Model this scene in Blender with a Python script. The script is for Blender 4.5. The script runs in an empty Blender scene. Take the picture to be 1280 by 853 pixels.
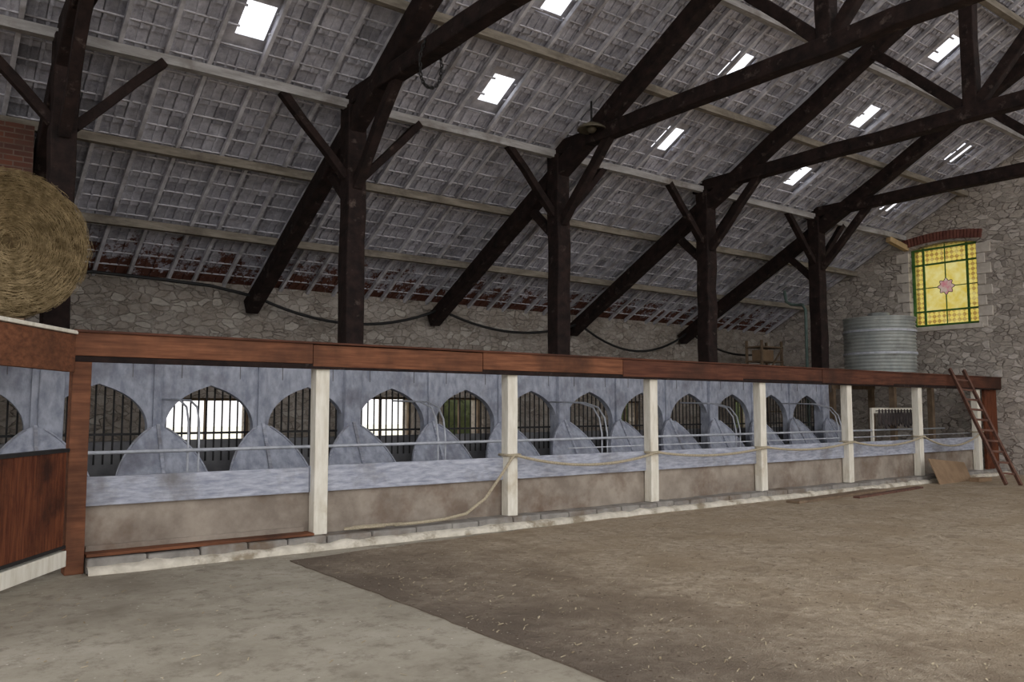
import bpy, bmesh, math, random
from mathutils import Vector, Matrix, Quaternion, noise
random.seed(7)
R=random.uniform
scn=bpy.context.scene
scn.view_settings.view_transform='Standard'
scn.view_settings.look='None'

def S(r,g,b,k=1.0):
    def f(v):
        v=v/255.0
        v=v/12.92 if v<=0.04045 else ((v+0.055)/1.055)**2.4
        return min(0.95,v*k)
    return (f(r),f(g),f(b),1)

# ---------------------------------------------------------------- materials
def base(name):
    m=bpy.data.materials.new(name); m.use_nodes=True
    nt=m.node_tree; nt.nodes.clear()
    out=nt.nodes.new('ShaderNodeOutputMaterial')
    p=nt.nodes.new('ShaderNodeBsdfPrincipled')
    nt.links.new(p.outputs[0],out.inputs[0])
    tc=nt.nodes.new('ShaderNodeTexCoord')
    return m,nt,p,tc,out
def mapping(nt,tc,sc=(1,1,1),rot=(0,0,0)):
    mp=nt.nodes.new('ShaderNodeMapping'); mp.inputs['Scale'].default_value=sc; mp.inputs['Rotation'].default_value=rot
    nt.links.new(tc.outputs['Object'],mp.inputs[0]); return mp.outputs[0]
def noi(nt,vec,scale,detail=6,rough=.6,dist=0):
    n=nt.nodes.new('ShaderNodeTexNoise'); n.inputs['Scale'].default_value=scale; n.inputs['Detail'].default_value=detail
    n.inputs['Roughness'].default_value=rough; n.inputs['Distortion'].default_value=dist
    nt.links.new(vec,n.inputs['Vector']); return n.outputs['Fac']
def ramp(nt,fac,stops):
    r=nt.nodes.new('ShaderNodeValToRGB'); e=r.color_ramp.elements
    while len(e)<len(stops): e.new(0.5)
    for i,(p,c) in enumerate(stops):
        e[i].position=p; e[i].color=c if len(c)==4 else (*c,1)
    nt.links.new(fac,r.inputs[0]); return r.outputs['Color']
def mixc(nt,fac,a,b,mode='MIX'):
    m=nt.nodes.new('ShaderNodeMix'); m.data_type='RGBA'; m.blend_type=mode
    for s,v in ((0,fac),(6,a),(7,b)):
        if isinstance(v,bpy.types.NodeSocket): nt.links.new(v,m.inputs[s])
        else: m.inputs[s].default_value=v
    return m.outputs[2]
def bump(nt,p,h,st=.4,dist=.03):
    b=nt.nodes.new('ShaderNodeBump'); b.inputs['Strength'].default_value=st; b.inputs['Distance'].default_value=dist
    nt.links.new(h,b.inputs['Height']); nt.links.new(b.outputs[0],p.inputs['Normal'])
W=(1,1,1,1); K=(0,0,0,1)
def nmat(name,c1,c2,scale=4,stretch=(1,1,1),rough=.9,bst=.4,c3=None,s3=.8,t3=(.5,.62),detail=7,metal=0,lo=.35,hi=.65,spec=None):
    m,nt,p,tc,out=base(name)
    v=mapping(nt,tc,stretch)
    n=noi(nt,v,scale,detail)
    col=ramp(nt,n,[(lo,c1),(hi,c2)])
    if c3:
        v2=mapping(nt,tc)
        n2=noi(nt,v2,s3,5,.65)
        f=ramp(nt,n2,[(t3[0],K),(t3[1],W)])
        col=mixc(nt,f,col,c3)
    nt.links.new(col,p.inputs['Base Color'])
    p.inputs['Roughness'].default_value=rough; p.inputs['Metallic'].default_value=metal
    if spec is not None: p.inputs['Specular IOR Level'].default_value=spec
    if bst: bump(nt,p,n,bst)
    return m

m_dark=nmat('dark_timber',S(24,17,16),S(46,33,30),6,(1,1,1),.85,.5,S(92,80,74),5,(.60,.76),spec=.25)
m_beam=nmat('red_board',S(104,66,48),S(142,94,68),5,(.35,3,5),.8,.3,S(80,54,42),.8,(.46,.68),spec=.2)
m_beam2=nmat('red_board_dark',S(80,50,40),S(110,70,54),5,(.35,3,5),.8,.3,S(64,44,36),.8,(.46,.68),spec=.2)
m_cream=nmat('cream_paint',S(222,216,200),S(244,240,228),5,(3,3,.6),.75,.25,S(198,186,162),1.5,(.6,.78))
m_blue=nmat('blue_whitewash',S(144,150,166),S(186,191,204),6,(1.6,1.6,.8),.95,.5,S(124,125,136),1.6,(.5,.72))
m_blue2=nmat('blue_whitewash_plank',S(146,151,168),S(194,198,210),6,(.8,2,4),.9,.35,S(126,125,128),1.4,(.5,.72))
m_plaster=nmat('worn_plaster',S(134,123,112),S(168,157,144),3,(1,1,1),.95,.5,S(120,102,88),1.3,(.5,.68))
m_curb=nmat('curb_cement',S(128,124,119),S(158,154,148),5,(1,1,1),.95,.6,S(116,100,84),1.2,(.52,.68))
m_curbw=nmat('curb_white',S(196,189,174),S(228,221,206),6,(1,1,1),.95,.8,S(150,138,118),2.4,(.52,.64))
m_grey=nmat('grey_cement',S(104,104,108),S(134,134,136),3,(1,1,1),.95,.3)
m_purlin=nmat('purlin_tan',S(118,110,98),S(152,144,132),5,(.5,3,3),.9,.4,S(92,84,76),1.5,(.5,.7))
m_purlinw=nmat('purlin_whitewash',S(150,147,145),S(182,180,180),5,(.5,3,3),.9,.4,S(118,110,104),1.5,(.5,.7))
m_raft=nmat('whitewashed_rafter',S(172,171,178),S(222,221,228),4,(1,1,1),.9,.4,S(140,134,134),1.3,(.52,.7))
m_iron=nmat('black_iron',S(22,22,24),S(36,34,34),10,(1,1,1),.7,.1)
m_cable=nmat('black_rubber',S(14,14,15),S(22,22,22),10,(1,1,1),.6,0)
m_pipe=nmat('galvanised_pipe',S(170,174,184),S(200,204,212),10,(1,1,1),.5,.05)
m_tank=nmat('galvanised_steel',S(150,156,154),S(182,186,182),3,(1,1,.4),.5,.05,S(130,132,128),1.5,(.5,.7),metal=.3)
m_rope=nmat('hemp_rope',S(168,156,132),S(200,188,164),60,(1,1,1),.95,.6)
m_ladder=nmat('old_ladder_wood',S(82,54,44),S(116,82,68),8,(1,1,1),.8,.3)
m_card=nmat('cardboard',S(134,110,86),S(158,132,104),3,(1,1,1),.9,.1)
m_greenp=nmat('green_paint',S(50,100,44),S(84,130,60),8,(1,1,1),.6,.2)
m_quoin=nmat('limestone',S(196,188,178),S(222,215,205),5,(1,1,1),.95,.5)
m_gate=nmat('gate_wood',S(84,44,30),S(122,72,48),5,(6,6,.6),.75,.3,S(58,34,26),2,(.5,.7),spec=.2)
m_loft=nmat('loft_wood',S(110,92,74),S(140,120,98),5,(1,1,1),.85,.3)
m_tan=nmat('fresh_wood',S(176,150,110),S(204,178,138),5,(1,1,1),.85,.3)
m_lamp=nmat('lamp_enamel',S(80,74,62),S(108,100,82),6,(1,1,1),.5,.1)
m_leather=nmat('tack_leather',S(38,34,36),S(70,60,58),6,(1,1,1),.6,.2)
m_yard=nmat('overexposed_yard',S(225,222,195),S(245,243,228),.6,(1,1,1),1,.3)  # overexposed daylight outside the windows, put into a near-white ground colour
m_gravel=nmat('gravel',S(140,134,124),S(170,162,150),3,(1,1,1),1,.3)
m_leaf=nmat('hedge_leaf',S(52,62,38),S(92,100,66),2.5,(1,1,1),1,.3)
m_dgreen=nmat('grey_green_pipe',S(84,104,98),S(104,122,116),8,(1,1,1),.6,.1)
m_hayst=nmat('hay_strand',S(120,104,76),S(178,158,122),9,(1,1,1),1,0,spec=.05)
m_hay=nmat('hay',S(84,70,48),S(138,120,88),26,(1,1,1),1,1.0,S(76,64,46),3,(.5,.7),spec=.05)
m_straw=nmat('straw_bits',S(150,134,108),S(210,196,168),9,(1,1,1),1,0,spec=.05)

def stone(name,cols,mort,scale=3.6,edge=.09,c3=None):
    m,nt,p,tc,out=base(name)
    mp=mapping(nt,tc,(1,1,1.75))
    nz=nt.nodes.new('ShaderNodeTexNoise'); nz.inputs['Scale'].default_value=4; nz.inputs['Detail'].default_value=4; nt.links.new(mp,nz.inputs['Vector'])
    vm=nt.nodes.new('ShaderNodeVectorMath'); vm.operation='MULTIPLY_ADD'
    nt.links.new(nz.outputs['Color'],vm.inputs[0]); vm.inputs[1].default_value=(.25,.25,.25); nt.links.new(mp,vm.inputs[2])
    a=nt.nodes.new('ShaderNodeTexVoronoi'); a.inputs['Scale'].default_value=scale; nt.links.new(vm.outputs[0],a.inputs['Vector'])
    b=nt.nodes.new('ShaderNodeTexVoronoi'); b.feature='DISTANCE_TO_EDGE'; b.inputs['Scale'].default_value=scale; nt.links.new(vm.outputs[0],b.inputs['Vector'])
    sep=nt.nodes.new('ShaderNodeSeparateColor'); nt.links.new(a.outputs['Color'],sep.inputs[0])
    c=ramp(nt,sep.outputs[0],[(i/(len(cols)-1),q) for i,q in enumerate(cols)])
    n=noi(nt,mp,12,7,.7); nn=ramp(nt,n,[(.3,(.62,.62,.62,1)),(.65,(1.0,1.0,1.0,1))])
    c=mixc(nt,1.0,c,nn,'MULTIPLY')
    f=ramp(nt,b.outputs['Distance'],[(0,K),(edge,W)])
    n5=noi(nt,mp,2.2,4,.7)
    mc=ramp(nt,n5,[(.42,mort),(.6,cols[1])])
    c=mixc(nt,f,mc,c)
    if c3:
        n2=noi(nt,mapping(nt,tc),1.2,6,.75); f2=ramp(nt,n2,[(.48,K),(.66,(.75,.75,.75,1))])
        c=mixc(nt,f2,c,c3)
    nt.links.new(c,p.inputs['Base Color']); p.inputs['Roughness'].default_value=1
    p.inputs['Specular IOR Level'].default_value=.1
    h=mixc(nt,.5,f,n)
    bump(nt,p,h,.8,.05)
    return m
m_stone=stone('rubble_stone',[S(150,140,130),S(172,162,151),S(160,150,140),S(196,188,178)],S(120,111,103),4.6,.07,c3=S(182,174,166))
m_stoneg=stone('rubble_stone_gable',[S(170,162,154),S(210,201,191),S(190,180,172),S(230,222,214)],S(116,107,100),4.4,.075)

def brickmat(name):
    m,nt,p,tc,out=base(name)
    mp=mapping(nt,tc,(1,1,1),(math.radians(90),0,0))
    b=nt.nodes.new('ShaderNodeTexBrick'); nt.links.new(mp,b.inputs['Vector'])
    b.inputs['Color1'].default_value=S(112,68,52); b.inputs['Color2'].default_value=S(84,54,46); b.inputs['Mortar'].default_value=S(110,92,82)
    b.inputs['Scale'].default_value=1; b.inputs['Brick Width'].default_value=.23; b.inputs['Row Height'].default_value=.075; b.inputs['Mortar Size'].default_value=.009
    n=noi(nt,mapping(nt,tc),3,6,.7)
    c=mixc(nt,ramp(nt,n,[(.45,K),(.7,W)]),b.outputs['Color'],S(86,64,56))
    nt.links.new(c,p.inputs['Base Color']); p.inputs['Roughness'].default_value=.95
    bump(nt,p,b.outputs['Fac'],-.5,.02); return m
m_brick=brickmat('brick_wall')
m_brick1=nmat('brick_red',S(100,58,52),S(130,82,70),6,(1,1,1),.95,.4)

def dirt():
    m,nt,p,tc,out=base('dirt_floor')
    v=mapping(nt,tc)
    n1=noi(nt,v,1.1,8,.62); n2=noi(nt,v,9,8,.8); n3=noi(nt,v,70,3,.6); n4=noi(nt,v,3.6,4,.6,1.2)
    c=ramp(nt,n2,[(.3,S(158,141,120)),(.5,S(200,183,160)),(.7,S(228,214,192))])
    f=ramp(nt,n1,[(.42,K),(.62,W)])
    c=mixc(nt,f,c,S(186,167,142))
    c=mixc(nt,ramp(nt,n4,[(.54,K),(.66,(.45,.45,.45,1))]),c,S(148,130,110))
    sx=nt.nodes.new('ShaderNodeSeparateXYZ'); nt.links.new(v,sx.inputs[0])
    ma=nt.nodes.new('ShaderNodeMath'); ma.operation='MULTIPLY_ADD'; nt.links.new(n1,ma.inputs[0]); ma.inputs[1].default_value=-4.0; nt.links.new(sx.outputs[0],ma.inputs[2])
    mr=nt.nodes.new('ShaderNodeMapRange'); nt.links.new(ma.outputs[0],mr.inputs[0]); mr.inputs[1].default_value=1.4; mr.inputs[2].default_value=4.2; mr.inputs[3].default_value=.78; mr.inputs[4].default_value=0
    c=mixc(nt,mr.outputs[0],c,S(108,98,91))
    vo=nt.nodes.new('ShaderNodeTexVoronoi'); vo.inputs['Scale'].default_value=14; nt.links.new(v,vo.inputs['Vector'])
    f3=ramp(nt,vo.outputs['Distance'],[(.06,W),(.11,K)])
    c=mixc(nt,f3,c,S(230,220,200))
    vo2=nt.nodes.new('ShaderNodeTexVoronoi'); vo2.inputs['Scale'].default_value=9; nt.links.new(v,vo2.inputs['Vector'])
    f4=ramp(nt,vo2.outputs['Distance'],[(.07,W),(.13,K)])
    c=mixc(nt,f4,c,S(106,91,78))
    nt.links.new(c,p.inputs['Base Color']); p.inputs['Roughness'].default_value=1; p.inputs['Specular IOR Level'].default_value=.1
    h=mixc(nt,.5,n2,n3); h=mixc(nt,.5,h,n4); bump(nt,p,h,1.0,.12); return m
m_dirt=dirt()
def conc():
    m,nt,p,tc,out=base('concrete_floor')
    v=mapping(nt,tc)
    n1=noi(nt,v,.9,8,.7); n2=noi(nt,v,26,6,.7)
    c=ramp(nt,n1,[(.3,S(142,134,120)),(.5,S(170,163,148)),(.7,S(188,181,167))])
    n4=noi(nt,v,5,8,.8)
    c=mixc(nt,ramp(nt,n4,[(.5,K),(.66,W)]),c,S(138,130,116))
    n6=noi(nt,v,2.2,7,.8)
    c=mixc(nt,ramp(nt,n6,[(.58,K),(.66,(.6,.6,.6,1))]),c,S(112,103,91))
    vo=nt.nodes.new('ShaderNodeTexVoronoi'); vo.inputs['Scale'].default_value=9; nt.links.new(v,vo.inputs['Vector'])
    f3=ramp(nt,vo.outputs['Distance'],[(.05,W),(.09,K)])
    c=mixc(nt,f3,c,S(214,208,194))
    nt.links.new(c,p.inputs['Base Color']); p.inputs['Roughness'].default_value=.9; p.inputs['Specular IOR Level'].default_value=.2
    bump(nt,p,n2,.3,.02); return m
m_conc=conc()
def tilemat():
    m,nt,p,tc,out=base('whitewashed_tile')
    at=nt.nodes.new('ShaderNodeAttribute'); at.attribute_name='tone'
    v=mapping(nt,tc)
    n=noi(nt,v,6,8,.75)
    c=ramp(nt,n,[(.3,S(144,144,156)),(.5,S(186,186,197)),(.72,S(218,218,227))])
    c=mixc(nt,1.0,c,at.outputs['Color'],'MULTIPLY')
    sx=nt.nodes.new('ShaderNodeSeparateXYZ'); nt.links.new(v,sx.inputs[0])
    n2=noi(nt,v,2.6,5,.85)
    ma=nt.nodes.new('ShaderNodeMath'); ma.operation='MULTIPLY_ADD'; nt.links.new(n2,ma.inputs[0]); ma.inputs[1].default_value=5.0; nt.links.new(sx.outputs[1],ma.inputs[2])
    mr=nt.nodes.new('ShaderNodeMapRange'); nt.links.new(ma.outputs[0],mr.inputs[0]); mr.inputs[1].default_value=17.55; mr.inputs[2].default_value=17.9
    c=mixc(nt,mr.outputs[0],c,S(104,70,60))
    nt.links.new(c,p.inputs['Base Color']); p.inputs['Roughness'].default_value=.95; p.inputs['Specular IOR Level'].default_value=.15
    bump(nt,p,n,.5,.03); return m
m_tile=tilemat()
m_blocker=nmat('light_blocker_pale',S(160,158,165),S(205,203,210),5)  # for the added light-blocking sheet; pale so tile gaps do not read dark
def glassmat(name,kind):
    m,nt,p,tc,out=base(name)
    tr=nt.nodes.new('ShaderNodeBsdfTranslucent'); tp=nt.nodes.new('ShaderNodeBsdfTransparent'); mx=nt.nodes.new('ShaderNodeMixShader')
    nt.links.new(tr.outputs[0],mx.inputs[1]); nt.links.new(tp.outputs[0],mx.inputs[2]); nt.links.new(mx.outputs[0],out.inputs[0])
    if kind=='sky':
        tr.inputs[0].default_value=(.9,.93,1,1); tp.inputs[0].default_value=(.9,.95,1,1); mx.inputs[0].default_value=.6
    elif kind=='y':
        v=mapping(nt,tc,(1,1,1),(math.radians(45),0,0))
        ch=nt.nodes.new('ShaderNodeTexChecker'); ch.inputs['Scale'].default_value=11
        nt.links.new(v,ch.inputs['Vector']); ch.inputs[1].default_value=S(190,172,84); ch.inputs[2].default_value=S(142,116,60)
        n=noi(nt,v,4,3); c=mixc(nt,ramp(nt,n,[(.45,K),(.7,(.6,.6,.6,1))]),ch.outputs[0],S(205,196,126))
        nt.links.new(c,tr.inputs[0]); nt.links.new(c,tp.inputs[0]); mx.inputs[0].default_value=.3
    elif kind=='c':
        v=mapping(nt,tc); n=noi(nt,v,4,3); c=ramp(nt,n,[(.35,S(178,160,72)),(.65,S(190,182,122))])
        nt.links.new(c,tr.inputs[0]); nt.links.new(c,tp.inputs[0]); mx.inputs[0].default_value=.3
    else:
        v=mapping(nt,tc); n=noi(nt,v,9,3); c=ramp(nt,n,[(.4,S(160,104,112)),(.6,S(160,148,138))])
        nt.links.new(c,tr.inputs[0]); nt.links.new(c,tp.inputs[0]); mx.inputs[0].default_value=0.0
    return m
m_sky=glassmat('glass_tile','sky'); m_yel=glassmat('yellow_stained_glass','y'); m_cgl=glassmat('pale_yellow_glass','c'); m_rose=glassmat('rosette_glass','r')

# ---------------------------------------------------------------- mesh builder
class MB:
    def __init__(s): s.v=[]; s.f=[]; s.mi=[]; s.mats=[]; s.tone=[]
    def mid(s,m):
        if m not in s.mats: s.mats.append(m)
        return s.mats.index(m)
    def add(s,vs,fs,m,tone=1.0):
        o=len(s.v); s.v+= [tuple(x) for x in vs]
        k=s.mid(m)
        for f in fs: s.f.append(tuple(o+i for i in f)); s.mi.append(k); s.tone.append(tone)
    def box(s,x0,x1,y0,y1,z0,z1,m,tone=1.0,j=0):
        vs=[(x,y,z) for x in (x0,x1) for y in (y0,y1) for z in (z0,z1)]
        if j: vs=[(a+R(-j,j),b+R(-j,j),c+R(-j,j)) for a,b,c in vs]
        s.add(vs,[(0,1,3,2),(4,6,7,5),(0,4,5,1),(2,3,7,6),(0,2,6,4),(1,5,7,3)],m,tone)
    def beam(s,p,q,w,h,m,seg=1,j=0,up=(0,0,1),tone=1.0):
        p=Vector(p);q=Vector(q);d=(q-p).normalized();u=Vector(up)
        if abs(d.dot(u))>.98: u=Vector((0,1,0))
        a=d.cross(u).normalized(); b=a.cross(d).normalized()
        vs=[];fs=[]
        for i in range(seg+1):
            c=p.lerp(q,i/seg); c=c+a*R(-j,j)+b*R(-j,j); k=1+R(-j,j)*2
            for sa,sb in ((-1,-1),(1,-1),(1,1),(-1,1)):
                vs.append(c+a*sa*w/2*k+b*sb*h/2*k+Vector((R(-j,j),R(-j,j),R(-j,j)))*.4)
        for i in range(seg):
            for t in range(4):
                fs.append((i*4+t,i*4+(t+1)%4,i*4+4+(t+1)%4,i*4+4+t))
        fs.append((3,2,1,0)); e=seg*4; fs.append((e,e+1,e+2,e+3))
        s.add(vs,fs,m,tone)
    def tube(s,pts,r,m,n=8,closed=False):
        pts=[Vector(p) for p in pts]; vs=[];fs=[];L=len(pts)
        prev=None
        for i,p in enumerate(pts):
            if closed: d=(pts[(i+1)%L]-pts[i-1]).normalized()
            else: d=(pts[min(i+1,L-1)]-pts[max(i-1,0)]).normalized()
            if prev is None:
                u=Vector((0,0,1)) if abs(d.z)<.9 else Vector((1,0,0)); a=d.cross(u).normalized()
            else:
                a=(prev-d*prev.dot(d)).normalized()
            prev=a; b=d.cross(a)
            for k in range(n):
                t=2*math.pi*k/n; vs.append(p+a*math.cos(t)*r+b*math.sin(t)*r)
        rr=L if closed else L-1
        for i in range(rr):
            for k in range(n):
                i2=(i+1)%L
                fs.append((i*n+k,i*n+(k+1)%n,i2*n+(k+1)%n,i2*n+k))
        if not closed:
            fs.append(tuple(reversed(range(n)))); fs.append(tuple((L-1)*n+k for k in range(n)))
        s.add(vs,fs,m)
    def lathe(s,c,prof,m,n=24):
        c=Vector(c);vs=[];fs=[]
        for r,z in prof:
            for k in range(n):
                t=2*math.pi*k/n; vs.append(c+Vector((r*math.cos(t),r*math.sin(t),z)))
        for i in range(len(prof)-1):
            for k in range(n):
                fs.append((i*n+k,i*n+(k+1)%n,(i+1)*n+(k+1)%n,(i+1)*n+k))
        s.add(vs,fs,m)
    def obj(s,name,parent=None,bevel=0,smooth=False,tone=False):
        me=bpy.data.meshes.new(name); me.from_pydata(s.v,[],s.f)
        for m in s.mats: me.materials.append(m)
        me.polygons.foreach_set('material_index',s.mi)
        if smooth: me.polygons.foreach_set('use_smooth',[True]*len(s.f))
        if tone:
            a=me.color_attributes.new('tone','FLOAT_COLOR','CORNER')
            for p in me.polygons:
                for l in p.loop_indices: a.data[l].color=(s.tone[p.index],)*3+(1,)
        bm=bmesh.new(); bm.from_mesh(me); bmesh.ops.recalc_face_normals(bm,faces=bm.faces); bm.to_mesh(me); bm.free()
        o=bpy.data.objects.new(name,me); scn.collection.objects.link(o)
        if parent: o.parent=parent
        if bevel:
            b=o.modifiers.new('bevel','BEVEL'); b.width=bevel; b.segments=2; b.limit_method='ANGLE'
        return o
def empty(name,loc=(0,0,0)):
    e=bpy.data.objects.new(name,None); scn.collection.objects.link(e); return e

# ---------------------------------------------------------------- key dimensions
YF=9.13; YP=11.3; YW=15.7; XG=21.95; XL=-4.0
SL=.543
def zr(y): return 12.526-SL*y            # underside of the tiles
TX=[-2.45,1.55,5.48,9.58,13.67,17.75]

# ---------------------------------------------------------------- floor
b=MB(); b.box(XL,XG,-12,YW,-.3,0,m_conc); b.obj('floor')
b=MB()
edge=[]
y=8.45
while y>-12: edge.append((3.45+R(-.012,.012)+.03*noise.noise(Vector((y*1.3,0,0))),y)); y-=.15
bot=[(3.45,-12),(XG-.02,-12),(XG-.02,8.83)]
top=[]
x=XG-.6
while x>3.6:
    f=max(0,min(1,(x-3.5)/5)); top.append((x,8.38+.44*f**.6+R(-.03,.03))); x-=.2
poly=edge+bot+top
n=len(poly)
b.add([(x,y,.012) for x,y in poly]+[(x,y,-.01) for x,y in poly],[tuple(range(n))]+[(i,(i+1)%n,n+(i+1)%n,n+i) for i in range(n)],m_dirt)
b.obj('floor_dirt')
b=MB()
for i in range(8000):
    x=3.5+ (R(0,1)**.9)*18; y=R(.5,8.0)
    if i<260: x=R(0,3.4)
    if x>17.6 and y>7.0: continue
    a=R(0,math.pi); L=R(.008,.035); w=R(.002,.006)
    dx,dy=math.cos(a)*L,math.sin(a)*L; nx,ny=-math.sin(a)*w,math.cos(a)*w
    z=.016 if x>3.45 else .004
    b.add([(x-dx-nx,y-dy-ny,z),(x+dx-nx,y+dy-ny,z+.004),(x+dx+nx,y+dy+ny,z+.006),(x-dx+nx,y-dy+ny,z+.002)],[(0,1,2,3)],m_straw)
b.obj('scattered_straw')
b=MB(); b.box(-70,80,-70,16.3,-.5,-.32,m_gravel); b.box(-70,80,16.3,90,-.5,-.32,m_yard); b.obj('yard_ground')
b=MB()
def hedge(x0,x1,y0,h):
    nx=int((x1-x0)/.3); nz=10
    vs=[];fs=[]
    for i in range(nx+1):
        for k in range(nz+1):
            x=x0+(x1-x0)*i/nx; t=k/nz
            yy=y0+.5*t**3+.25*noise.noise(Vector((x*1.3,t*4,0))); z=-.32+(h+.3*noise.noise(Vector((x*.8,3,0))))*min(1,t*1.15)
            vs.append((x,yy,z))
    for i in range(nx):
        for k in range(nz): a=i*(nz+1)+k; fs.append((a,a+nz+1,a+nz+2,a+1))
    b.add(vs,fs,m_leaf)
    for i in range(int((x1-x0)*130)):
        x=R(x0,x1);z=R(-.2,h-.35); c=Vector((x,y0-R(.02,.3),z)); u=Vector((R(-1,1),R(-1,1),R(-1,1))).normalized()*.07; v=u.cross(Vector((R(-1,1),R(-1,1),R(-1,1)))).normalized()*.035
        b.add([c-u,c+v,c+u,c-v],[(0,1,2,3)],m_leaf)
hedge(11.5,34,19.0,3.0)
b.obj('hedge')

# ---------------------------------------------------------------- walls
def wallY(name,y0,y1,xa,xb,za,zb,holes,m):
    b=MB(); xs=sorted({xa,xb,*[h[0] for h in holes],*[h[1] for h in holes]}); zs=sorted({za,zb,*[h[2] for h in holes],*[h[3] for h in holes]})
    for i in range(len(xs)-1):
        for k in range(len(zs)-1):
            cx=(xs[i]+xs[i+1])/2; cz=(zs[k]+zs[k+1])/2
            if any(h[0]<cx<h[1] and h[2]<cz<h[3] for h in holes): continue
            b.box(xs[i],xs[i+1],y0,y1,zs[k],zs[k+1],m)
    return b.obj(name)
wins=[(-1.0,1.2,.9,1.75),(3.95,5.55,.9,1.80),(7.7,9.15,.9,1.85),(9.9,11.0,.9,1.85),(15.3,16.2,.9,1.8),(20.2,21.2,.9,1.85)]
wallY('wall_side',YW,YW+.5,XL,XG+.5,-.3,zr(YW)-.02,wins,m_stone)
for i,h in enumerate(wins):
    b=MB(); t=.05
    b.box(h[0],h[1],YW+.15,YW+.22,h[2],h[2]+t,m_loft); b.box(h[0],h[1],YW+.15,YW+.22,h[3]-t,h[3],m_loft)
    b.box(h[0],h[0]+t,YW+.15,YW+.22,h[2],h[3],m_loft); b.box(h[1]-t,h[1],YW+.15,YW+.22,h[2],h[3],m_loft)
    b.box((h[0]+h[1])/2-.02,(h[0]+h[1])/2+.02,YW+.15,YW+.22,h[2],h[3],m_loft)
    b.obj('window_%d'%(i+2))
WY0,WY1,WZ0,WZ1=9.45,11.2,3.77,5.88
b=MB()
def gpoly(pts):
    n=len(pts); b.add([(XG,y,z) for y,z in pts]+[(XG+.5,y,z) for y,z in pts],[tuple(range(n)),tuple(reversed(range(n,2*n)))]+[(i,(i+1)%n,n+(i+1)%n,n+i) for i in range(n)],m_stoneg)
e=.03
gpoly([(YW,-.3),(YW,zr(YW)-e),(WY1,zr(WY1)-e),(WY1,-.3)])
gpoly([(WY1,-.3),(WY1,WZ0),(WY0,WZ0),(WY0,-.3)])
arc=[(WY1+(WY0-WY1)*i/12, WZ1+.10*math.sin(math.pi*i/12)) for i in range(13)]
gpoly([(WY1,zr(WY1)-e)]+arc+[(WY0,zr(WY0)-e)])
gpoly([(WY0,-.3),(WY0,zr(WY0)-e),(0,zr(0)-e),(0,-.3)])
gpoly([(0,-.3),(0,zr(0)-e),(-2,zr(2)-e),(-2,-.3)])
b.obj('wall_gable')
b=MB(); b.box(XL-.4,XL,8,YW+.5,-.3,zr(YW),m_stone); b.obj('wall_left')
b=MB(); b.add([(XL,12.5,2.6),(1.38,12.5,2.6),(1.38,12.5,zr(12.5)-.35),(XL,12.5,zr(12.5)-.35),(XL,12.75,2.6),(1.38,12.75,2.6),(1.38,12.75,zr(12.75)-.35),(XL,12.75,zr(12.75)-.35)],[(0,1,2,3),(4,7,6,5),(0,4,5,1),(3,2,6,7),(1,5,6,2),(0,3,7,4)],m_brick)
b.box(XL,1.38,12.5,12.75,2.3,2.6,m_brick); b.obj('wall_brick_partition')

# stained glass window
w=empty('window_1')
def fy(t): return WY1+(WY0-WY1)*t
def fz(t): return WZ0+(WZ1-WZ0)*t
b=MB(); X=XG+.20
cy,cz=fy(.5),fz(.5)
N=64
rose=[]
for i in range(N):
    t=2*math.pi*i/N; r=.19+.03*math.cos(8*t); rose.append((X,cy+r*math.cos(t),cz+r*math.sin(t)))
def pane(t0,t1,s0,s1,m): b.add([(X,fy(t0),s0),(X,fy(t1),s0),(X,fy(t1),s1),(X,fy(t0),s1)],[(0,1,2,3)],m)
ZT=WZ1+.1
pane(0,.18,WZ0,ZT,m_yel); pane(.82,1,WZ0,ZT,m_yel); pane(.18,.82,WZ0,fz(.2),m_yel); pane(.18,.82,fz(.8),ZT,m_yel)
sq=[]
ya,yb,za,zb=fy(.82),fy(.18),fz(.2),fz(.8)
for i in range(N):
    t=2*math.pi*i/N; c_,s_=math.cos(t),math.sin(t)
    k=min(((yb-ya)/2)/max(abs(c_),1e-6),((zb-za)/2)/max(abs(s_),1e-6)); sq.append((X,cy+c_*k,cz+s_*k))
b.add(rose+sq,[(i,(i+1)%N,N+(i+1)%N,N+i) for i in range(N)],m_cgl)
b.add(rose,[tuple(range(N))],m_rose)
b.obj('glass',w)
b=MB()
for t,ww in ((0.02,.08),(.98,.08),(.18,.05),(.82,.05)):
    b.box(XG+.15,XG+.19,fy(t)-ww/2,fy(t)+ww/2,WZ0,WZ1+.07*math.sin(math.pi*t),m_greenp)
for t,ww in ((.015,.08),(.2,.045),(.8,.045),(.995,.05)):
    b.box(XG+.145,XG+.192,WY0,WY1,fz(t)-ww/2,fz(t)+ww/2,m_greenp)
for z0_,z1_ in ((WZ0,cz-.22),(cz+.22,ZT)): b.box(XG+.16,XG+.19,cy-.01,cy+.01,z0_,z1_,m_greenp)
for y0_,y1_ in ((WY0,cy-.22),(cy+.22,WY1)): b.box(XG+.16,XG+.19,y0_,y1_,cz-.01,cz+.01,m_greenp)
b.tube([(XG+.18,p[1],p[2]) for p in rose],.008,m_iron,5,closed=True)
b.obj('frame',w)
w2=empty('trim_1')
b=MB()
nb=24
for i in range(nb):
    t=(i+.5)/nb; yc=WY1+.14-(WY1-WY0+.28)*t; zc=WZ1+.1+.10*math.sin(math.pi*t)+.04
    d=Vector((0,(.5-t)*.35,1)).normalized()
    b.beam((XG+.02,yc,zc-.08),Vector((XG+.02,yc,zc-.08))+d*.22,.07,.16,m_brick1,up=(1,0,0))
b.obj('brick_arch',w2)
b=MB()
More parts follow.
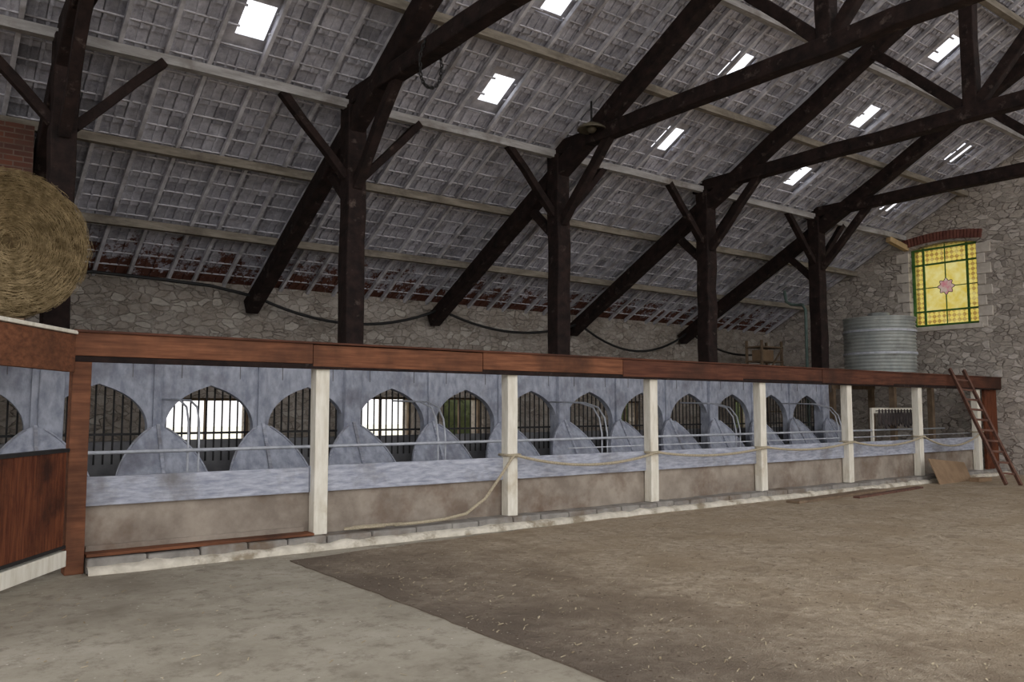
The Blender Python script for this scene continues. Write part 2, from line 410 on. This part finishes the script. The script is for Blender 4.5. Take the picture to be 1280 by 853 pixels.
for side,yy in ((1,WY1),(-1,WY0)):
    z=WZ0-.1;k=0
    while z<WZ1-.1:
        L=.34 if k%2 else .2; h=.27
        if side>0: b.box(XG-.03,XG+.2,yy,yy+L,z,z+h-.02,m_quoin,j=.006)
        else: b.box(XG-.03,XG+.2,yy-L,yy,z,z+h-.02,m_quoin,j=.006)
        z+=h;k+=1
b.box(XG-.06,XG+.14,WY0-.1,WY1+.1,WZ0-.12,WZ0,m_quoin)
b.obj('quoin_stones',w2,bevel=.01)

# ---------------------------------------------------------------- roof
SKY=[(x,y) for x in (-.4,3.7,7.7,11.8,16.05,20.15) for y in (10.65,9.0)]+[(16.15,7.35),(11.9,5.6)]
HX,HY=.20,.25
roof=empty('ceiling')
tw=.29; g=.30
def hole(x,y): return any(abs(x-a)<HX+tw/2-.05 and abs(y-c)<HY+g/2-.05 for a,c in SKY)
tb=MB(); sk=MB(); gl=MB()
ny=int(16.4/g)
for iy in range(ny):
    y1=16.2-iy*g; y0=y1-g
    x=XL-.2
    while x<XG+.3:
        cx=x+tw/2; cy_=(y0+y1)/2
        if hole(cx,cy_): x+=tw; continue
        d=R(-.006,.006); tone=R(.74,1.05)
        if random.random()<.05: tone*=.65
        a=zr(y0)+.035+d; c=zr(y1)+.005+d
        gp=.005
        vs=[(x+gp,y0-.03,a+.016),(x+tw-gp,y0-.03,a+.016),(x+tw-gp,y1-.01,c),(x+gp,y1-.01,c)]
        tb.add(vs+[(p[0],p[1],p[2]+.02) for p in vs],[(0,1,2,3),(4,7,6,5),(0,4,5,1),(1,5,6,2),(2,6,7,3),(3,7,4,0)],m_tile,tone)
        for q in (.0,.5):
            xx=x+tw*q+.012
            tb.add([(xx,y0,a-.012),(xx+.035,y0,a-.012),(xx+.035,y1-.03,c-.016),(xx,y1-.03,c-.016),(xx,y0,a+.02),(xx+.035,y0,a+.02),(xx+.035,y1-.03,c+.01),(xx,y1-.03,c+.01)],[(0,1,2,3),(0,4,5,1),(1,5,6,2),(2,6,7,3),(3,7,4,0)],m_tile,tone*1.06)
        x+=tw
tb.obj('roof_tiles',roof,tone=True)
xs=sorted({XL-.6,XG+.9,*[a-HX for a,_ in SKY],*[a+HX for a,_ in SKY]})
ys=sorted({0.0,16.7,*[c-HY for _,c in SKY],*[c+HY for _,c in SKY]})
for i in range(len(xs)-1):
    for k in range(len(ys)-1):
        cx=(xs[i]+xs[i+1])/2; cy_=(ys[k]+ys[k+1])/2
        if any(abs(cx-a)<HX and abs(cy_-c)<HY for a,c in SKY): continue
        q=[(xs[i],ys[k],zr(ys[k])+.085),(xs[i+1],ys[k],zr(ys[k])+.085),(xs[i+1],ys[k+1],zr(ys[k+1])+.085),(xs[i],ys[k+1],zr(ys[k+1])+.085)]
        sk.add(q,[(0,1,2,3)],m_blocker)
sk.obj('roof_light_blocker',roof)  # extra sheet added above the tiles to stop light leaking through gaps
for a,c in SKY:
    q=[(a-HX,c-HY,zr(c-HY)+.08),(a+HX,c-HY,zr(c-HY)+.08),(a+HX,c+HY,zr(c+HY)+.08),(a-HX,c+HY,zr(c+HY)+.08)]
    gl.add(q,[(0,1,2,3)],m_sky)
gl.obj('glass_tiles',roof)
rb=MB()
x=XL
while x<XG:
    xx=x
    for a,_ in SKY:
        if abs(xx-a)<HX+.04: xx=a+(HX+.05)*(1 if xx>a else -1)
    rb.beam((xx,0,zr(0)-.055),(xx,16.2,zr(16.2)-.055),.055,.075,m_raft,seg=10,j=.006)
    x+=.56
y=16.1
while y>0:
    segs=[XL]
    for a in sorted({a for a,c in SKY if abs(y-c)<HY+.03}): segs+= [a-HX,a+HX]
    segs.append(XG)
    for i in range(0,len(segs),2): rb.box(segs[i],segs[i+1],y-.016,y+.016,zr(y)-.014,zr(y)+.008,m_raft)
    y-=g
rb.obj('rafters_and_battens',roof)
pb=MB()
for y,m,h in ((14.3,m_purlin,.13),(12.75,m_purlin,.13),(11.3,m_purlinw,.13),(9.65,m_purlin,.13),(8.0,m_purlinw,.10),(6.3,m_purlin,.13),(4.2,m_purlin,.13),(2.0,m_purlin,.15),(0.15,m_purlin,.2)):
    z=zr(y)-.09-h/2
    pb.beam((XL,y,z),(XG+.1,y,z),.12,h,m,seg=22,j=.008)
pb.beam((21.1,11.3,6.12),(21.96,11.25,5.95),.13,.14,m_tan)
pb.obj('purlins',roof)

# ---------------------------------------------------------------- trusses
def rz(y): return zr(y)-.50
for X in TX:
    t=empty('timber_truss')
    b=MB(); b.beam((X,YP,2.45),(X,YP,6.22),.30,.30,m_dark,seg=9,j=.012,up=(0,1,0)); b.obj('post',t,bevel=.02)
    b=MB(); b.beam((X,YP,-.0),(X,YP,2.45),.27,.27,m_blue,seg=6,j=.008,up=(0,1,0)); b.obj('post_base',t,bevel=.02)
    b=MB(); b.beam((X,15.62,rz(15.62)),(X,0,rz(0)),.25,.29,m_dark,seg=18,j=.012); b.obj('principal_rafter',t,bevel=.02)
    b=MB(); b.beam((X,11.55,6.33),(X,0,6.33),.22,.25,m_dark,seg=14,j=.014); b.obj('tie_beam',t,bevel=.02)
    b=MB()
    b.beam((X,5.85,6.25),(X,5.85,rz(5.85)),.2,.22,m_dark,seg=4,j=.01,up=(0,1,0))
    b.beam((X,5.95,6.45),(X,7.5,rz(7.5)),.15,.17,m_dark,seg=3,j=.01)
    b.beam((X,5.75,6.45),(X,1.9,rz(1.9)-.1),.15,.17,m_dark,seg=4,j=.01)
    b.obj('queen_post_and_struts',t,bevel=.015)
    b=MB()
    b.beam((X-.12,YP,5.10),(X-1.15,YP,6.2),.12,.13,m_dark,seg=3,j=.012,up=(0,1,0))
    b.beam((X+.12,YP,5.10),(X+1.15,YP,6.2),.12,.13,m_dark,seg=3,j=.012,up=(0,1,0))
    b.beam((X,YP-.12,4.95),(X,YP-1.35,6.25),.14,.15,m_dark,seg=3,j=.012)
    b.beam((X,YP+.12,4.75),(X,YP+.85,rz(YP+.85)),.13,.15,m_dark,seg=2,j=.012)
    b.obj('braces',t,bevel=.012)

# ---------------------------------------------------------------- pen front
sf=empty('sheep_pen_front')
b=MB()
PX=[4.05+2.79*i for i in range(7)]
for X in PX: b.beam((X,YF,.15),(X,YF,2.08),.17,.15,m_cream,seg=4,j=.003,up=(0,1,0))
b.obj('white_posts',sf,bevel=.008)
b=MB(); b.beam((1.5,YF-.02,0),(1.5,YF-.02,2.38),.17,.19,m_beam,seg=4,j=.003,up=(0,1,0)); b.obj('red_post',sf,bevel=.008)
b=MB()
x=1.42;i=0
for xe in (3.9,6.3,8.9,11.8,14.2,16.8,19.6,21.9):
    zb=2.09 if i%2 else 2.12
    b.box(x,xe-.008,YF-.13-R(0,.012),YF-.05,zb,2.35+R(-.015,.015),m_beam if i<3 else m_beam2); x=xe;i+=1
b.box(1.42,21.9,YF-.05,YF+.12,2.07,2.33,m_beam2)
b.box(1.42,21.9,YF-.125,YF-.10,2.06,2.12,m_dark)
b.box(1.42,21.9,YF-.16,YF+.14,2.35,2.375,m_beam2)
b.obj('header_beam',sf,bevel=.006)
b=MB()
x=1.6
while x<21.9:
    L=R(.35,.6); xe=min(x+L,21.93); b.box(x,xe-.01,8.95+R(-.01,.01),9.45,0,.15+R(-.012,.008),m_curb,j=.006); x=xe
b.obj('curb_blocks',sf,bevel=.02)
b=MB()
N=260
vs=[];fs=[]
for i in range(N+1):
    x=1.6+20.3*i/N; n_=noise.noise(Vector((x*2.1,0,0)))*.04; n2=noise.noise(Vector((x*4.3,5,0)))*.03
    vs+=[(x,8.84+n_,0),(x,8.85+n_,.05+n2),(x,8.90+n_,.075+n2),(x,9.0,.08+n2)]
for i in range(N):
    for k in range(3): fs.append((i*4+k,i*4+4+k,i*4+5+k,i*4+1+k))
b.add(vs,fs,m_curbw); b.obj('curb_whitewashed_edge',sf,smooth=True)
b=MB(); b.box(1.55,20.8,9.22,9.38,.14,.64,m_plaster); b.obj('low_wall',sf,bevel=.01)
b=MB()
x=1.58
for xe in (3.96,6.84,9.63,12.42,15.2,18.0,20.8):
    b.box(x,xe-.01,9.16+R(0,.01),9.215,.63,.93+R(-.01,.01),m_blue2); x=xe
b.obj('blue_plank',sf,bevel=.006)
b=MB(); b.box(1.6,3.95,8.99,9.2,.155,.185,m_beam); b.box(1.62,3.9,9.17,9.2,.185,.24,m_plaster); b.obj('base_board',sf,bevel=.005)
b=MB(); b.tube([(x,9.75,1.13) for x in (1.2,6,12,20.5)],.02,m_pipe)
b.tube([(x,9.25,1.02) for x in (8,12,16,20.7)],.01,m_pipe)
for X in (2.75,6.1,9.2,12.6,16):
    for dx in (0,.12):
        b.tube([(X+dx,9.8,.3),(X+dx,9.8,1.2),(X+dx+.02,9.88,1.45),(X+dx+.04,10.05,1.62),(X+dx+.06,10.4,1.7),(X+dx+.06,11.2,1.72)],.013,m_pipe)
b.obj('pipe_rails',sf,smooth=True)
b=MB()
x=21.2
while x<21.85: b.box(x,x+.155,YF-.03,YF+.03,.1,2.07,m_gate); x+=.165
b.obj('plank_panel',sf,bevel=.004)

# rope
rope=MB()
def sag(p,q,s,n=14):
    p=Vector(p);q=Vector(q); return [p.lerp(q,i/n)-Vector((0,0,s*4*(i/n)*(1-i/n))) for i in range(n)]
at=[(PX[1],9.01,.97),(PX[2],9.01,.92),(PX[3],9.01,.92),(PX[4],9.01,.95),(PX[5],9.01,1.0),(PX[6],9.01,1.05)]
pts=[(5.0,9.02,.185),(5.3,8.98,.19),(5.7,9.0,.20),(6.05,9.02,.24),(6.35,9.01,.42),(6.6,9.01,.7),(6.78,9.01,.92)]
sg=[.16,.09,.09,.13,.26]
for i in range(5): pts+=sag(at[i],at[i+1],sg[i])
pts.append(at[-1])
rope.tube(pts,.02,m_rope,10)
rope.tube([(4.85,8.99,.19),(4.6,9.03,.19),(4.35,9.05,.19),(4.5,9.1,.19),(4.8,9.08,.19),(5.1,9.02,.19)],.02,m_rope,8)
for p in at[:]:
    c=Vector((p[0],YF,p[2])); q=[c+Vector((.105*sx,.1*sy,0)) for sx,sy in ((-1,-1),(0,-1.05),(1,-1),(1.05,0),(1,1),(0,1.05),(-1,1),(-1.05,0))]
    rope.tube(q,.018,m_rope,8,closed=True)
rope.obj('rope',sf,smooth=True)

# ---------------------------------------------------------------- arcade
ar=sf
sp=1.365; X0=5.48-6*sp; nbay=15
b=MB()
hw=.575; zt=2.46; z0=1.38; H=.53
def ogee(a):
    a=min(1,abs(a)); return .80*(1-a**2.6)**.58+.20*(1-a)**2.0
for k in range(nbay):
    xc=X0+(k+.5)*sp
    if xc+sp/2>17.9: break
    xsamp=[-sp/2,-hw]+[-hw*math.cos(math.pi*i/44) for i in range(1,44)]+[hw,sp/2]
    for i in range(len(xsamp)-1):
        a0,a1=xsamp[i],xsamp[i+1]
        end=(i==0 or i==len(xsamp)-2)
        l0= 0.0 if end else z0+H*ogee(a0/hw)
        l1= 0.0 if end else z0+H*ogee(a1/hw)
        ya,yb=YP-.06,YP+.06
        b.add([(xc+a0,ya,l0),(xc+a1,ya,l1),(xc+a1,ya,zt),(xc+a0,ya,zt),(xc+a0,yb,l0),(xc+a1,yb,l1),(xc+a1,yb,zt),(xc+a0,yb,zt)],[(0,1,2,3),(4,7,6,5),(0,4,5,1),(3,2,6,7)],m_blue)
    for sx in (-hw,hw):
        b.add([(xc+sx,YP-.06,0),(xc+sx,YP+.06,0),(xc+sx,YP+.06,z0),(xc+sx,YP-.06,z0)],[(0,1,2,3)],m_blue)
b.obj('arched_panel',ar)
b=MB()
for k in range(nbay+1):
    xp=X0+k*sp
    if xp>17.9: break
    b.box(xp-.05,xp+.05,YP-.10,YP-.055,1.3,zt,m_blue)
    for s_ in (-.3,.3): b.box(xp+s_-.004,xp+s_+.004,YP-.068,YP-.055,2.0,zt,m_grey)
    n=18; L=[];Rr=[]
    for i in range(n+1):
        t=i/n; h=.57*(.9*(1-t**1.9)**.75+.1*(1-t)); z=.62+.78*t; yy=YP-.14-(1-t)*.42
        L.append((xp-h,yy,z)); Rr.append((xp+h,yy,z))
    vs=L+Rr+[(p[0],p[1]+.05,p[2]-.01) for p in L+Rr]
    o=2*(n+1); fs=[]
    for i in range(n):
        fs+=[(i,n+1+i,n+2+i,i+1),(o+i,o+i+1,o+n+2+i,o+n+1+i),(i,i+1,o+i+1,o+i),(n+1+i,o+n+1+i,o+n+2+i,n+2+i)]
    b.add(vs,fs,m_blue)
    b.beam((xp,YP-.57,.66),(xp,YP-.15,1.40),.04,.03,m_blue2)
    for side_ in (L,Rr): b.tube([(p[0],p[1]-.01,p[2]) for p in side_[:-1]],.014,m_blue2,5)
b.box(X0,17.9,YP-.11,YP-.06,zt-.16,zt,m_blue)
b.obj('leaf_panels',ar)
b=MB()
for k in range(nbay):
    xc=X0+(k+.5)*sp
    if xc+sp/2>17.9: break
    for i in range(-5,6):
        xx=xc+i*.105; b.tube([(xx,YP+.12,.9),(xx,YP+.12,2.1)],.012,m_iron,6)
b.box(X0,17.9,YP+.105,YP+.135,1.26,1.29,m_iron)
b.obj('rack_bars',ar)
b=MB(); b.box(XL+.03,17.8,YP+.2,YP+.4,0,1.18,m_grey); b.box(XL+.03,17.8,10.0,YP-.6,0,.55,m_grey); b.obj('manger',ar)

# ---------------------------------------------------------------- left diagonal gate
gt=empty('stable_gate')
p0=Vector((1.40,9.02,0)); d=Vector((-math.cos(math.radians(55)),-math.sin(math.radians(55)),0))
def gp(t,z): q=p0+d*t; return (q.x,q.y,z)
b=MB(); b.beam(gp(0.0,2.14),gp(2.9,2.14),.08,.36,m_beam,seg=3,j=.003); b.obj('top_board',gt,bevel=.005)
b=MB(); b.beam(gp(0.0,2.345),gp(2.9,2.345),.12,.035,m_cream); b.obj('top_rail',gt,bevel=.005)
b=MB()
t=.06
while t<2.6:
    b.beam(gp(t,.73),gp(t+.145,.73),.05,.93,m_gate); t+=.15
b.obj('door_planks',gt,bevel=.004)
b=MB(); b.beam(gp(.02,1.20),gp(2.7,1.20),.07,.035,m_iron); b.beam(gp(.02,.28),gp(2.7,.28),.07,.03,m_iron); b.obj('iron_straps',gt)
b=MB(); b.beam(gp(0.02,.17),gp(2.9,.17),.09,.15,m_cream); b.obj('bottom_rail',gt,bevel=.005)
b=MB(); b.beam(gp(2.85,0),gp(2.85,2.38),.16,.16,m_beam,up=(0,1,0)); b.obj('gate_post',gt,bevel=.006)

# loft deck + bale
lf=empty('hay_loft')
b=MB()
x=XL+.03
while x<1.0: b.box(x,x+.19,9.35,12.48,2.45,2.49,m_loft); x+=.2
b.obj('deck',lf)
b=MB()
for y in (9.45,10.9,12.3): b.box(XL+.03,1.2,y-.06,y+.06,2.33,2.45,m_loft)
b.obj('joists',lf)
bale=empty('round_hay_bale')
c=Vector((.84,10.36,3.31)); rad=.76; hl=.58
ax=Vector((.12,-1,0)).normalized(); ux=ax.cross(Vector((0,0,1))).normalized(); uz=Vector((0,0,1))
vs=[];fs=[];n=96
prof=[(0,-1),(.25,-1.01),(.5,-1.01),(.75,-1.0),(.92,-.97),(1.0,-.88)]+[(1.0,-.88+1.76*i/8) for i in range(1,9)]+[(.92,.97),(.75,1),(.5,1.01),(.25,1.01),(0,1)]
for r_,a_ in prof:
    for k in range(n):
        t=2*math.pi*k/n
        q=ux*math.cos(t)*r_*rad+uz*math.sin(t)*r_*rad+ax*a_*hl
        nn=noise.noise(q*5)*.03+noise.noise(q*14)*.02
        vs.append(c+q*(1+nn))
for i in range(len(prof)-1):
    for k in range(n): fs.append((i*n+k,i*n+(k+1)%n,(i+1)*n+(k+1)%n,(i+1)*n+k))
b=MB(); b.add(vs,fs,m_hay); b.obj('bale_body',bale,smooth=True)
b=MB()
for i in range(6200):
    if i<4600:
        r_=rad*math.sqrt(R(.01,1)); t0=R(0,2*math.pi); L=R(.06,.2)/max(r_,.15); off=hl*1.01+R(0,.025)
        q_=random.random()
        if q_<.25: dr=R(-.10,.10); L*=.5
        else: dr=R(-.025,.025)
        if r_+dr>rad*1.03: dr=-abs(dr)
        pts=[c+ux*math.cos(t0+L*s)*(r_+dr*s)+uz*math.sin(t0+L*s)*(r_+dr*s)+ax*(off+.012*math.sin(s*3)) for s in (0,.33,.66,1)]
    else:
        t0=R(0,2*math.pi); a0=R(-1,1)*hl; L=R(.06,.25)
        rr=rad*(1.0+R(0,.035)); sl=R(-.1,.1)
        if math.sin(t0)<-.9: rr=rad
        pts=[c+ux*math.cos(t0+L*s)*rr+uz*math.sin(t0+L*s)*rr+ax*(a0+sl*s) for s in (0,.33,.66,1)]
    b.tube(pts,R(.0012,.0024),m_hayst,3)
b.obj('hay_strands',bale)

# ---------------------------------------------------------------- cable, lamp, chain
b=MB(); yc=15.35
A=[(1.0,yc,3.3),(1.8,yc,3.62),(2.6,yc,3.92),(3.6,yc,3.9),(4.6,yc,3.86)]
pts=[Vector(a) for a in A]
pts+=sag((5.48,yc,3.72),(9.58,yc,3.78),.42)+sag((9.58,yc,3.78),(13.67,yc,3.72),.36)+sag((13.67,yc,3.72),(17.75,yc,3.75),.62)+sag((17.75,yc,3.75),(21.2,yc,3.3),.3)
b.tube(pts,.03,m_cable,8); b.obj('electric_cable',smooth=True)
b=MB(); lc=(9.35,10.15,6.38)
b.lathe(lc,[(.0,.10),(.05,.10),(.09,.08),(.17,.05),(.24,0),(.25,-.03),(.24,-.035),(.16,.02),(.06,.05),(0,.05)],m_lamp,28)
b.lathe(lc,[(0,-.08),(.06,-.07),(.09,-.02),(.06,.04),(0,.05)],m_lamp,16)
b.tube([(9.35,10.15,6.46),(9.35,10.15,6.85)],.018,m_iron); b.obj('pendant_lamp',smooth=True)
b=MB()
n=34; cc=Vector((5.48,9.05,6.2))
for i in range(n):
    t=2*math.pi*i/n; p=cc+Vector((.17*math.cos(t)*(.9 if math.sin(t)<0 else 1),0.04*math.sin(2*t),.34*math.sin(t)-.05))
    tg=Vector((-.17*math.sin(t),0.0,.34*math.cos(t))).normalized()
    sd=Vector((0,1,0)) if i%2 else tg.cross(Vector((0,1,0)))
    b.tube([p+tg*.034*math.cos(a)+sd*.02*math.sin(a) for a in [2*math.pi*q/8 for q in range(8)]],.009,m_iron,5,closed=True)
b.obj('hanging_chain',smooth=True)

# ---------------------------------------------------------------- tank on its platform
tk=empty('corrugated_tank')
TC=(19.68,10.86); r0=.83
b=MB(); prof=[]; z=2.30
while z<3.80:
    prof.append((r0+.014*math.sin(z*2*math.pi/.085),z)); z+=.085/6
prof=[(0,2.30)]+prof+[(r0+.02,3.80),(r0+.02,3.84),(r0-.01,3.84)]+[(.6,3.87),(.25,3.9),(.25,3.98),(0,3.98)]
b.lathe((*TC,0),prof,m_tank,56); b.obj('tank_body',tk,smooth=True)
b=MB()
for z in (2.95,3.5): b.lathe((*TC,z),[(r0+.01,-.025),(r0+.03,-.025),(r0+.03,.025),(r0+.01,.025)],m_pipe,56)
b.obj('tank_bands',tk)
b=MB()
x=18.75
while x<20.55: b.box(x,x+.19,9.95,11.8,2.24,2.30,m_loft); x+=.2
for y in (10.1,11.65): b.box(18.7,20.7,y-.06,y+.06,2.1,2.24,m_loft)
for x in (18.8,20.6):
    for y in (10.1,11.65): b.beam((x,y,0),(x,y,2.1),.12,.12,m_loft)
b.obj('platform',tk)
b=MB(); b.tube([(19.2,12.6,0.012),(19.2,12.6,3.9),(19.2,12.6,4.2),(19.3,12.75,4.35),(19.3,13.1,4.4),(19.3,13.25,4.5),(19.3,13.3,4.8)],.04,m_dgreen,10)
b.obj('drain_pipe',smooth=True)
b=MB()
for x in (19.2,20.1):
    for y in (14.0,14.5): b.beam((x,y,0.012),(x,y,3.5),.06,.06,m_loft)
for z in (.6,1.5,2.4,2.9,3.3): b.box(19.15,20.15,13.97,14.53,z,z+.04,m_loft)
for z in (2.44,2.94): b.box(19.3,19.8,14.05,14.4,z,z+.3,m_card)
b.beam((19.2,13.96,2.4),(20.1,13.96,3.3),.05,.03,m_loft); b.obj('storage_rack',bevel=.004)
b=MB(); b.box(17.2,19.4,9.72,9.76,1.50,1.62,m_cream)
for x in (17.25,19.35): b.beam((x,9.76,0),(x,9.76,1.62),.06,.06,m_cream)
for i in range(15):
    x=17.35+.135*i; b.tube([(x,9.72,1.55),(x,9.62,1.56)],.01,m_iron,6)
    L=R(.22,.34); w_=R(.03,.05)
    b.tube([(x-w_,9.64,1.55-L),(x-w_*.8,9.64,1.5),(x,9.64,1.575),(x+w_*.8,9.64,1.5),(x+w_,9.64,1.55-L),(x,9.64,1.5-L)],.018,m_leather,6,closed=True)
b.obj('tack_rack')

# ladder
b=MB(); f0=Vector((18.62,7.5,.03)); t0=Vector((19.38,8.86,2.42)); dd=(t0-f0).normalized(); side=Vector((1,-.35,0)); side=(side-dd*side.dot(dd)).normalized()*.19
for s_ in (-1,1): b.beam(f0+side*s_,f0+(t0-f0)*1.03+side*s_,.05,.075,m_ladder,seg=5,j=.003)
for i in range(1,11):
    p=f0+(t0-f0)*(i/10.8); b.beam(p-side*1.05,p+side*1.05,.03,.045,m_ladder)
b.obj('wooden_ladder',bevel=.004)
b=MB(); b.add([(17.7,8.55,.012),(19.3,8.62,.012),(19.35,8.80,.40),(17.75,8.80,.54),(17.7,8.57,.012),(19.3,8.64,.012),(19.35,8.82,.40),(17.75,8.82,.54)],[(0,1,2,3),(4,7,6,5),(0,4,5,1),(1,5,6,2),(2,6,7,3),(3,7,4,0)],m_card)
b.box(18.9,19.5,8.3,8.5,.012,.09,m_card,j=.01)
b.obj('cardboard_sheet')
b=MB(); b.beam((12.2,8.36,.035),(15.4,8.62,.035),.24,.04,m_loft,seg=3,j=.003); b.beam((13.8,8.15,.03),(16.6,8.42,.03),.12,.035,m_ladder); b.obj('loose_plank')

# ---------------------------------------------------------------- world + camera
wd=bpy.data.worlds.new('overcast_sky'); scn.world=wd; wd.use_nodes=True
bg=wd.node_tree.nodes['Background']; bg.inputs[0].default_value=(1,.985,.985,1); bg.inputs[1].default_value=1.65
cd=bpy.data.cameras.new('camera'); co=bpy.data.objects.new('camera',cd); scn.collection.objects.link(co)
cd.sensor_width=36; cd.lens=28.97; cd.clip_end=300
co.location=(0,0,1.6); co.rotation_euler=(math.radians(94.7),0,math.radians(-37))
scn.camera=co
